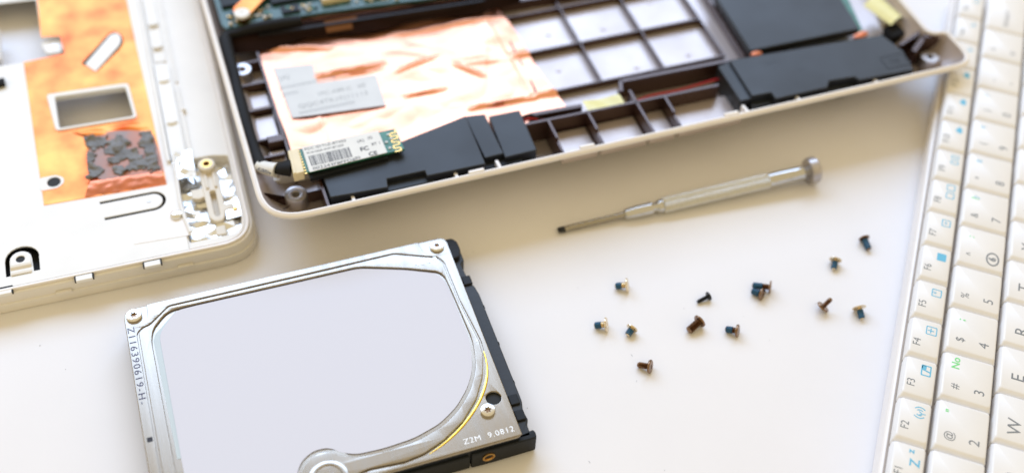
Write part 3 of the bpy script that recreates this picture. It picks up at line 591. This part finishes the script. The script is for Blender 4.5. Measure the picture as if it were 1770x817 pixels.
# ================================================================== hard drive
hd = thing('hard_drive', 'silver 2.5 inch hard disk drive with blank lavender label and black connector end', 'hard drive', -19.63, 221.35, 0, 0.37848)
HX = -92.3
bo = roundpoly([(HX, -69.6), (-.4, -69.6), (-.4, -.3), (HX, -.3)], [2, 1, 2.5, 3], 5)
plate('drive_body', [bo], 2.4, 8.4, M['blackslab'], hd, .3)
plate('underside_board', [[(HX+4, -67), (1.5, -67), (1.5, -3), (HX+4, -3)]], 0.6, 2.6, M['black'], hd, .2)
glint_path = [Vector((*p, 9.28)) for p in [(-1.66, -42.06), (-2.02, -45.69), (-3.3, -50.14), (-5.64, -54.37), (-8.8, -58.23), (-12.75, -61.76), (-16.72, -64.48), (-20.75, -66.58), (-24.54, -68.02)]]
cov = roundpoly([(HX, -69.9), (0, -69.9), (0, 0), (HX, 0)], [2, 1.6, 2.6, 3.4], 6)
SC = [(-90.0+.2, -2.5), (-3.4, -2.9), (-3.3-3.0, -60.6), (-49.4, -66.0)]
cv = plate('top_cover', [cov, circ(-3.75, -57.0, 2.05)], 8.2, 8.95, M['steel'], hd, .22)
# second level, notched round the two corner screws
lvl = [(-85.9, 0)]+[(-8.2, -.12)]+[(-8.0, -3.2)]+[tuple(p) for p in arc(-4.6, -3.0, 3.2, 180, 270, 6)]+[(-.15, -6.4), (-.12, -69.6), (HX+.15, -69.7), (HX+.12, -6.6)]+[(-90.6, -6.4)]+[tuple(p) for p in arc(-89.4, -3.0, 3.4, 270, 360, 6)]+[(-85.9, -1.5)]
pl1 = [(-89.66, -9.1), (-88.06, -7.38), (-85.99, -6.91), (-83.55, -4.91), (-80.16, -2.02), (-72.43, -2.08), (-46.53, -2.17), (-16.12, -1.98), (-4.22, -7.03), (-2.99, -9.31), (-2.71, -24.18), (-1.29, -38.85), (-1.76, -43.88), (-3.91, -50.02), (-7.74, -56.4), (-13.31, -62.01), (-19.59, -65.77), (-25.63, -68.08), (-31.12, -68.78), (-39.91, -68.07), (-46.09, -69.16), (-48.57, -73.36), (-88.35, -67.24), (-89.31, -65.34), (-89.55, -53.31), (-89.61, -33.89), (-89.66, -19.68)]
rec = [(-86.19, -12.95), (-85.25, -8.85), (-80.6, -3.96), (-74.29, -3.81), (-46.93, -4.1), (-26.91, -4.07), (-14.44, -8.4), (-5.76, -12.24), (-4.5, -14.38), (-4.16, -19.47), (-3.48, -37.37), (-4.28, -42.51), (-5.71, -47.54), (-8.65, -52.74), (-13.21, -57.66), (-18.88, -61.36), (-26.63, -63.57), (-35.12, -64.06), (-42.04, -63.54), (-45.83, -61.92), (-48.53, -59.51), (-51.94, -59.49), (-55.0, -61.28), (-56.68, -63.64), (-59.73, -73.1), (-85.22, -66.64), (-85.9, -54.45)]
plate('cover_flange', [lvl, roundpoly(pl1, .9, 4), circ(-3.75, -57.0, 2.05)], 8.9, 9.3, M['steel'], cv, .16)
plate('cover_groove', [inset(roundpoly(pl1, .9, 4), .0), inset(roundpoly(pl1, .9, 4), 2.2 if False else .9)], 8.9, 9.05, M['steel'], cv, .05)
plate('cover_plateau', [inset(roundpoly(pl1, .9, 4), -.55), roundpoly(rec, 2.4, 5)], 8.9, 9.58, M['steel'], cv, .24)
b = B(); tube(b, glint_path, lambda t: .08+.32*math.sin(math.pi*min(1, max(0, t)))**.6, 8, 6, .9); obj('painted_glint_edge', b, M['glint'], cv)  # added golden tube, paints the yellow highlight along the cover ridge
mid = inset(roundpoly(rec, 2.4, 5), .0)
lab = [(-83.94, -10.98), (-78.64, -4.37), (-74.05, -4.22), (-47.01, -4.43), (-27.03, -4.5), (-14.56, -8.83), (-6.23, -12.68), (-4.74, -15.75), (-4.34, -20.63), (-4.12, -37.3), (-5.25, -42.73), (-6.58, -47.2), (-9.35, -51.89), (-13.85, -56.66), (-19.48, -60.21), (-26.9, -62.36), (-35.27, -62.91), (-42.09, -62.51), (-45.59, -60.9), (-48.3, -58.48), (-52.28, -58.28), (-55.68, -60.32), (-57.5, -63.33), (-60.52, -72.79), (-83.91, -67.0), (-84.01, -54.99)]
plate('drive_label', [roundpoly(lab, 2.2, 5)], 9.05, 9.22, M['label'], hd)
plate('label_margin', [[(-85.72, -12.56), (-84.99, -10.59), (-78.48, -4.24), (-79.39, -24.63), (-82.81, -50.72), (-85.04, -50.36), (-85.08, -44.81)]], 8.96, 9.04, M['film'], hd)
pivot = thing_pivot = None
pvx, pvy = [(-50.28, -67.12)][0]
b = B(); n = 40
rings(b, [[(pvx+r*math.cos(2*math.pi*i/n), pvy+r*math.sin(2*math.pi*i/n), z) for i in range(n)] for r, z in [(8.2, 8.9), (8.0, 9.2), (6.6, 9.25), (6.2, 8.95), (5.4, 8.95), (5.0, 9.7), (4.4, 9.95), (3.6, 9.9), (3.3, 9.5), (2.0, 9.5), (1.8, 9.9), (.6, 9.9), (.5, 9.4)]], cap1=True); obj('pivot_boss', b, M['steel'], cv)
def torx_screw(x, y, z, r, parent, mt='steel'):
    b = B(); n = 36
    star = lambda i: (.42+.10*math.cos(6*2*math.pi*i/n))*r
    rings(b, [[(x+(rr if rr > 0 else star(i))*math.cos(2*math.pi*i/n), y+(rr if rr > 0 else star(i))*math.sin(2*math.pi*i/n), zz) for i in range(n)] for rr, zz in [(r, z), (r, z+.75), (r*.93, z+.95), (r*.84, z+1.0), (-1, z+1.0), (-1, z+.25)]], cap1=True)
    o = obj('cover_screw', b, M[mt], parent)
    b = B(); lathe(b, [(r*.42, z+.30), (r*.15, z+.34)], 16, Matrix.Translation((x, y, 0))); obj('screw_recess', b, M['bronze'], o)
M['screwhead'] = mat('cover_screw_steel', (.78, .76, .72), .18, 1.0, var=.1, vscale=900)
torx_screw(-89.6, -2.9, 8.8, 2.15, cv, 'screwhead'); torx_screw(-3.4, -3.1, 8.8, 2.1, cv, 'screwhead'); torx_screw(-6.5, -60.5, 9.2, 1.95, cv, 'screwhead')
b = B(); lathe(b, [(2.0, 8.35), (2.0, 8.5)], 24, Matrix.Translation((-3.75, -57.0, 0))); obj('vent_hole', b, M['hole'], cv)
# printed serial, stamped numbers
t0 = Vector([(-91.05, -6.59)][0]); t1 = Vector([(-90.98, -31.94)][0]); tm = (t0+t1)/2; dd = t1-t0
text('serial_number', 'Z116390619-H-', 2.6, tm.x, tm.y, 9.33, math.degrees(math.atan2(dd.y, dd.x)), M['ink_blue'], cv, spacing=1.25, fit=dd.length)
p = [(-90.7, -42.94)][0]; obj('square_mark', box(B(), p[0]-.7, p[0]+.7, p[1]-.7, p[1]+.7, 9.28, 9.32), M['ink'], cv)
p = [(-8.16, -8.08)][0]; text('stamped_number', '4609', 2.3, p[0], p[1]+.1, 9.735, 0, M['stamp'], cv, spacing=1.6)
p = [(-8.45, -67.42)][0]; text('stamped_number', 'Z2M  9.0812', 2.3, p[0], p[1], 9.33, 0, M['stamp'], cv, spacing=1.15)
# black connector end: plastic strip, ears, side rails
c1 = plate('connector_strip', [roundpoly([(-.6, -4.6), (3.2, -5.2), (3.2, -8.8), (1.9, -9.6), (2.3, -17.2), (3.2, -18.2), (3.7, -21.5), (3.7, -58.8), (3.0, -61.5), (3.4, -64.6), (2.6, -66.0), (2.6, -69.4), (-.6, -69.4)], .5, 3)], 1.4, 7.0, M['blackslab'], hd, .3)
plate('corner_ear', [roundpoly([(-1.5, -.4), (1.9, -.6), (3.0, -2.2), (3.1, -5.4), (2.0, -8.0), (-1.5, -8.4)], .6, 3)], .8, 8.3, M['black'], hd, .3)
plate('corner_ear', [roundpoly([(-14, -68.6), (-2, -68.6), (3.6, -67.8), (4.0, -68.6), (3.8, -70.4), (-8, -70.6), (-14, -70.5)], .5, 3)], .6, 7.0, M['black'], hd, .3)
for i in range(3):
    y = -26-i*13.1; obj('connector_bump', box(B(), 3.2, 3.9, y-.55, y+.55, 4.6, 6.6+.25*random.random()), M['black'], c1, .15)
for y in (-16.2, -58.0, -63.0): obj('strip_step', box(B(), .3, 3.0, y-1.6, y+1.6, 6.6, 7.6), M['black'], c1, .3)
plate('side_rail', [[(HX+3, -70.5), (-14.5, -70.5), (-14.5, -69), (HX+3, -69)]], .8, 6.6, M['black'], hd, .3)
b = B(); n = 24; hxx = -9.4
mt_ = Matrix.Translation((hxx, -70.65, 4.4)) @ Matrix.Rotation(R(90), 4, 'X')
lathe(b, [(1.7, -.5), (1.7, .25), (1.2, .3), (1.0, -.3), (.4, -.4)], n, mt_); obj('side_screw_hole', b, M['brass'], hd)

# ================================================================== screwdriver
sd0 = Vector((13.98, 233.46, 1.0)); sd1 = Vector((95.56, 263.11, 4.5))
dv = sd1-sd0; Ld = dv.length
drv = thing('screwdriver', 'chrome precision screwdriver with flat blade, knurled grip and swivel cap on the white table', 'screwdriver', sd0.x, sd0.y, 0, math.atan2(dv.y, dv.x))
tilt = math.atan2(dv.z, Vector((dv.x, dv.y)).length)
AX = Matrix.Translation((0, 0, 1.0)) @ Matrix.Rotation(-tilt, 4, 'Y') @ Matrix.Rotation(R(90), 4, 'Y')
b = B(); n = 20; L_ = []
for x, ry, rz in [(0, 1.0, .22), (.6, 1.05, .3), (2.6, 1.0, .62), (4.2, .95, .92), (23, .95, .95)]:
    L_.append([AX @ Vector((rz*math.cos(2*math.pi*i/n), ry*math.sin(2*math.pi*i/n), x)) for i in range(n)])
rings(b, L_, True, True); bl = obj('blade', b, M['dark_steel'], drv)
b = B(); rings(b, [[AX @ Vector((rz*math.cos(2*math.pi*i/n), ry*math.sin(2*math.pi*i/n), x)) for i in range(n)] for x, ry, rz in [(-.15, .95, .2), (.6, 1.12, .36), (1.9, 1.08, .56), (2.3, .98, .5)]], True, True); obj('blade_tip', b, M['blackscrew'], bl)
k = Ld/87.4
def bar(name, prof, mt, seg=32): b = B(); lathe(b, [(r, x*k) for r, x in prof], seg, AX); return obj(name, b, M[mt], drv, sharp=28)
bar('collar', [(1.35, 21.6), (1.65, 21.9), (2.0, 25), (2.1, 30.6), (1.6, 31.4), (1.5, 32.0), (2.1, 32.7), (2.25, 33.6), (2.25, 34.2)], 'chrome')
b = B(); L_ = []; n = 64
for j in range(2):
    x = (34.2, 70.8)[j]*k
gr = []
xs = [34.2, 34.5, 70.2, 70.6]; rs = [2.0, 2.4, 2.4, 2.2]
L_ = [[AX @ Vector(((r-(.13 if i % 2 else 0))*math.cos(2*math.pi*i/n), (r-(.13 if i % 2 else 0))*math.sin(2*math.pi*i/n), x*k)) for i in range(n)] for x, r in zip(xs, rs)]
rings(b, L_, True, True); obj('knurled_grip', b, M['knurl'], drv, smooth=False)
bar('smooth_band', [(2.2, 70.4), (2.4, 70.9), (2.4, 82.2), (2.2, 82.8), (1.6, 83.2), (1.6, 84.2)], 'chrome')
b = B(); n = 16; L_ = []
for x, r in [(84.0, 2.6), (84.3, 4.15), (84.8, 4.4), (86.9, 4.4), (87.4, 4.0), (87.3, 2.6), (86.9, 0.4)]:
    L_.append([AX @ Vector((r*(1-(.03 if i % 2 else 0))*math.cos(2*math.pi*i/n), r*(1-(.03 if i % 2 else 0))*math.sin(2*math.pi*i/n), x*k)) for i in range(n)])
rings(b, L_, True, True); obj('swivel_cap', b, M['washer'], drv, .15)

# ================================================================== loose screws
G = 'loose screws on the table'
def screw(label, head, tip, mt, blue, Rh=2.1, r=.85, hl=.55, stand=False, patch_len=.55):
    h = Vector(head); t = Vector(tip); d = t-h; L = d.length
    o = thing('screw', label, 'screw', h.x, h.y, 0, math.atan2(d.y, d.x), G)
    if stand: m_ = Matrix.Translation((0, 0, .55)) @ Matrix.Rotation(R(38), 4, 'Y'); L = 3.9; m_ = Matrix.Translation((0, 0, 1.25)) @ Matrix.Rotation(R(38), 4, 'Y')
    else:
        a = math.asin(min(.9, (Rh-r)/L)); m_ = Matrix.Translation((0, 0, Rh*math.cos(a))) @ Matrix.Rotation(R(90)+a, 4, 'Y')
    b = B(); n = 28
    cr = lambda i: Rh*(.20+.26*max(0, math.cos(4*2*math.pi*i/n))**2)
    rings(b, [[m_ @ Vector(((rr if rr > 0 else cr(i)*(1 if rr > -2 else .8))*math.cos(2*math.pi*i/n), (rr if rr > 0 else cr(i)*(1 if rr > -2 else .8))*math.sin(2*math.pi*i/n), z)) for i in range(n)]
              for rr, z in [(r*.9, hl), (Rh*.93, hl), (Rh, hl*.7), (Rh, hl*.3), (Rh*.9, .03), (Rh*.75, 0), (-1, 0), (-3, hl*.6)]], cap1=True)
    hd_ = obj('screw_head', b, M[mt], o)
    b = B(); prof = [(r*.8, hl)]; z = hl+.3; prof.append((r*.8, z))
    while z < L-.5: prof += [(r, z+.11), (r*.80, z+.22)]; z += .3
    prof += [(r*.7, L-.1), (r*.5, L)]
    lathe(b, prof, 18, m_); obj('screw_shank', b, M[mt], o)
    if blue:
        z0 = max(hl+.2, L*(1-patch_len)); b = B(); prof = [(r*.85, z0)]; z = z0
        while z < L-.5: prof += [(r*1.05, z+.12), (r*.98, z+.22)]; z += .3
        prof += [(r*.85, L-.2)]
        lathe(b, prof, 18, m_); obj('thread_patch', b, M['blue'], o)
    return o
U1 = lambda s: s
screw('pale gold screw with blue thread tip, topmost at the left end of the spill', [(34.97, 213.39)][0], [(31.05, 213.49)][0], 'gold', True, 2.1, .95)
screw('pale gold screw with blue thread tip, farthest left of all the screws', [(28.8, 198.63)][0], [(24.99, 198.72)][0], 'gold', True, 2.1, .95)
screw('stubby pale gold screw with dark blue tip facing the viewer, beside the leftmost one', [(36.1, 198.4)][0], [(34.58, 195.85)][0], 'gold', True, 1.75, .95, patch_len=.8)
screw('tiny all-black screw with coarse thread lying alone in the middle', [(58.96, 211.95)][0], [(55.27, 209.73)][0], 'blackscrew', False, 1.35, .62, .6)
screw('dark bronze screw with thick shank and no blue, just below the tiny black one', [(55.72, 202.25)][0], [(52.05, 198.68)][0], 'bronze', False, 2.0, 1.15, .7)
screw('dark bronze screw with blue thread patch, head to the right, beside the thick bronze one', [(66.54, 199.45)][0], [(62.8, 200.57)][0], 'bronze', True, 1.9, .95, .7)
screw('dark bronze screw with ringed head lying lowest of all, nearest the viewer', [(41.07, 185.12)][0], [(37.21, 186.36)][0], 'bronze', False, 2.0, .9, .7)
screw('long bronze screw with pale flat head, upper one of the touching pair', [(77.31, 216.04)][0], [(71.93, 217.33)][0], 'bronze', True, 2.0, .9, .45)
screw('short dark bronze screw with blue patch, lower one of the touching pair', [(74.67, 213.24)][0], [(71.58, 215.13)][0], 'bronze', True, 1.9, .95, .6, patch_len=.7)
screw('small pale gold screw with blue tip, second farthest, below the blackish one', [(98.01, 228.62)][0], [(97.23, 225.19)][0], 'gold', True, 1.9, .85, .4, patch_len=.8)
screw('blackish screw with brown head, farthest of all, highest on the right', [(107.98, 238.19)][0], [(109.14, 233.9)][0], 'bronze', True, 1.7, .95, .5, patch_len=.85)
screw('bronze screw standing on its head with shank leaning up', [(91.88, 210.3)][0], [(94.07, 211.54)][0], 'bronze', False, 2.0, .75, .6, stand=True)
screw('pale gold screw with bright blue shank, rightmost of the lower screws near the keyboard', [(102.56, 210.88)][0], [(103.39, 207.17)][0], 'gold', True, 2.1, .9, .4, patch_len=.75)

rnd = random.Random(12); b = B()
for i in range(32):
    x = rnd.uniform(-130, 120); y = rnd.uniform(150, 262); a = rnd.uniform(.05, .13); L = rnd.choice([1, 1, 1.5, 5]); t = rnd.uniform(0, 3.14)
    box(b, -a*L, a*L, -a*.7, a*.7, 0.0, a*.8, Matrix.Translation((x, y, 0.002)) @ Matrix.Rotation(t, 4, 'Z'))
du = obj('dust_specks', b, M['ink_fade'], None, smooth=False); du['kind'] = 'stuff'; du['label'] = 'tiny grey dust specks and lint scattered over the white table'; du['category'] = 'dust'
# ================================================================== keyboard
kb = thing('keyboard', 'white netbook keyboard in its bezel along the right side, letters turned sideways', 'keyboard', 119.25, 189.11, 0, -0.28147)
KT = 14.0
plate('bezel', [roundpoly([(-11.0, -62), (75, -62), (75, 172), (-11.0, 172)], 4, 5)], 0.4, 9.6, M['rim'], kb, 1.2)
plate('key_tray', [[(-9.9, -58), (34, -58), (34, 168), (-9.9, 168)]], 9.5, 10.0, M['key_gap'], kb)
def keycap(x0, x1, y0, y1):
    b = B(); g = .17; e = .40; lip = 1.15
    x0 += g; x1 -= g; y0 += g; y1 -= g
    def lp(a, bx, c, d, r, z): return [(p[0], p[1], z) for p in rrect(a, bx, c, d, r, 4)]
    rings(b, [lp(x0, x1, y0, y1, .5, 10.2), lp(x0, x1, y0, y1, .5, 12.6), lp(x0+.15, x1-.15, y0+.15, y1-.15, .5, 12.9), lp(x0+e, x1-e, y0+lip*.85, y1-e, .7, KT-.22), lp(x0+e+.3, x1-e-.3, y0+lip+.25, y1-e-.3, .7, KT)], cap1=True)
    o = obj('key', b, M['key'], kb, sharp=50); return o
def leg(k, s, size, x, y, mt='ink_grey', **kw): return text('legend', s, size, x, y, KT+.02, 90, M[mt], k, **kw)
def ring_icon(k, x, y, w_, h_, mt, fill=False, t=.28):
    o = [rrect(x-w_/2, x+w_/2, y-h_/2, y+h_/2, .3, 3)]
    if not fill: o.append(rrect(x-w_/2+t, x+w_/2-t, y-h_/2+t, y+h_/2-t, .2, 3))
    return plate('key_icon', o, KT+.005, KT+.03, M[mt], k)
FP = 13.95; F0 = -5.1
fk = {}
names_f = ['F1', 'F2', 'F3', 'F4', 'F5', 'F6', 'F7', 'F8', 'F9', 'F10', 'F11', 'F12', 'Prt Sc', 'Pause', 'Ins']
for i, nm in enumerate(names_f):
    y0 = F0+(i-3)*FP; k_ = keycap(-9.6, -.5, y0, y0+FP); yc = y0+FP*.40
    leg(k_, nm, 3.0 if len(nm) < 4 else 2.0, -7.0, yc-.5, squash=.9)
    ix, iy = -3.6, y0+FP*.72
    if i == 0: leg(k_, 'Z', 3.6, -3.2, y0+FP*.60, 'ink_sky', bold=.06); leg(k_, 'z', 2.6, -4.6, y0+FP*.83, 'ink_sky', bold=.06)
    elif i == 1:
        leg(k_, 'Y', 2.6, -3.0, iy-.2, 'ink_sky')
        for rr in (.9, 1.7):
            for s_ in (1, -1):
                a_ = 90*s_; pts = arc(ix-.2, iy, rr+.14, a_-50, a_+50, 8)+arc(ix-.2, iy, rr-.14, a_+50, a_-50, 8); plate('key_icon', [pts], KT+.005, KT+.03, M['ink_sky'], k_)
    elif i == 2: ring_icon(k_, ix, iy, 2.7, 3.6, 'ink_sky', t=.35); leg(k_, '/', 3.2, ix, iy, 'ink_sky', bold=.1); ring_icon(k_, ix-.6, iy+.9, 1.2, 1.4, 'ink_sky', True)
    elif i == 3: ring_icon(k_, ix, iy, 3.0, 3.0, 'ink_sky'); leg(k_, '+', 3.6, ix, iy, 'ink_sky')
    elif i == 4: ring_icon(k_, ix, iy, 2.8, 2.8, 'ink_sky'); leg(k_, '*', 2.6, ix, iy, 'ink_sky')
    elif i == 5: ring_icon(k_, ix, iy, 2.6, 2.9, 'ink_sky', True)
    elif i == 6: ring_icon(k_, ix, iy, 2.6, 2.8, 'ink_sky'); leg(k_, '+', 2.4, ix, iy, 'ink_sky')
    elif i == 7: ring_icon(k_, ix, iy-2.1, 2.5, 2.6, 'ink_sky'); ring_icon(k_, ix, iy+1.3, 2.5, 2.6, 'ink_sky')
    elif i == 8: ring_icon(k_, ix, iy-1.2, 2.4, 1.6, 'ink_sky'); ring_icon(k_, ix, iy+1.2, 2.4, 1.6, 'ink_sky')
    elif i in (9, 10, 11): plate('key_icon', [smoothpoly([(ix-1.2, iy+.2), (ix-.4, iy+.9), (ix, iy+2), (ix+.9, iy+1.2), (ix+1.2, iy-1), (ix-.2, iy-1.3)], 1)], KT+.005, KT+.03, M['ink_sky'], k_)
    else: leg(k_, 'Sy', 2.4, ix, iy, 'ink_sky')
NP = 16.13
nums = ['~`', '!1', '@2', '#3', '$4', '%5', '^6', '&7', '*8', '(9', ')0', '_-', '+=']
extra = {2: ('"', 'ink_green'), 3: ('No', 'ink_green'), 4: (';', 'ink_green'), 6: (':', 'ink_green'), 7: ('?', 'ink_green')}
pad = {7: '7', 8: '8', 9: '9', 10: '/'}
for i, pr in enumerate(nums):
    y0 = (i-4)*NP; k_ = keycap(.2, 14.3, y0, y0+NP)
    leg(k_, pr[0], 3.2, 4.2, y0+4.9, squash=.95); 
    if i == 6:
        ex, ey = 10.6, y0+5.2
        plate('key_icon', [[(ex+1.9*math.cos(t*.2618), ey+2.6*math.sin(t*.2618)) for t in range(24)], [(ex+1.45*math.cos(t*.2618), ey+2.1*math.sin(t*.2618)) for t in range(24)]], KT+.005, KT+.03, M['ink_grey'], k_); leg(k_, '6', 2.8, ex, ey, bold=.12)
    else: leg(k_, pr[1], 3.9, 10.7, y0+5.0)
    if i in extra: leg(k_, extra[i][0], 3.0, 3.9, y0+(12.6 if i in (2, 3) else 12.0), extra[i][1], bold=.05)
    if i in pad: leg(k_, pad[i], 2.4, 3.9 if i > 7 else 4.6, y0+12.6, 'ink_sky')
k_ = keycap(.2, 14.3, 9*NP, 10.6*NP); leg(k_, 'Backspace', 2.2, 7.2, 9*NP+7.5)
for i, ch in enumerate(['Tab', 'Q', 'W', 'E', 'R', 'T', 'Y', 'U', 'I', 'O', 'P', '[', ']']):
    y0 = 7.65+(i-4)*NP; 
    if i == 0: y0 -= 4; k_ = keycap(14.9, 29.0, y0, y0+NP+4); y0 += 4
    else: k_ = keycap(14.9, 29.0, y0, y0+NP)
    leg(k_, ch, 5.0 if len(ch) == 1 else 3.0, 20.3, y0+6.0)
k_ = keycap(14.9, 29.0, 7.65+9*NP, 7.65+9.9*NP)
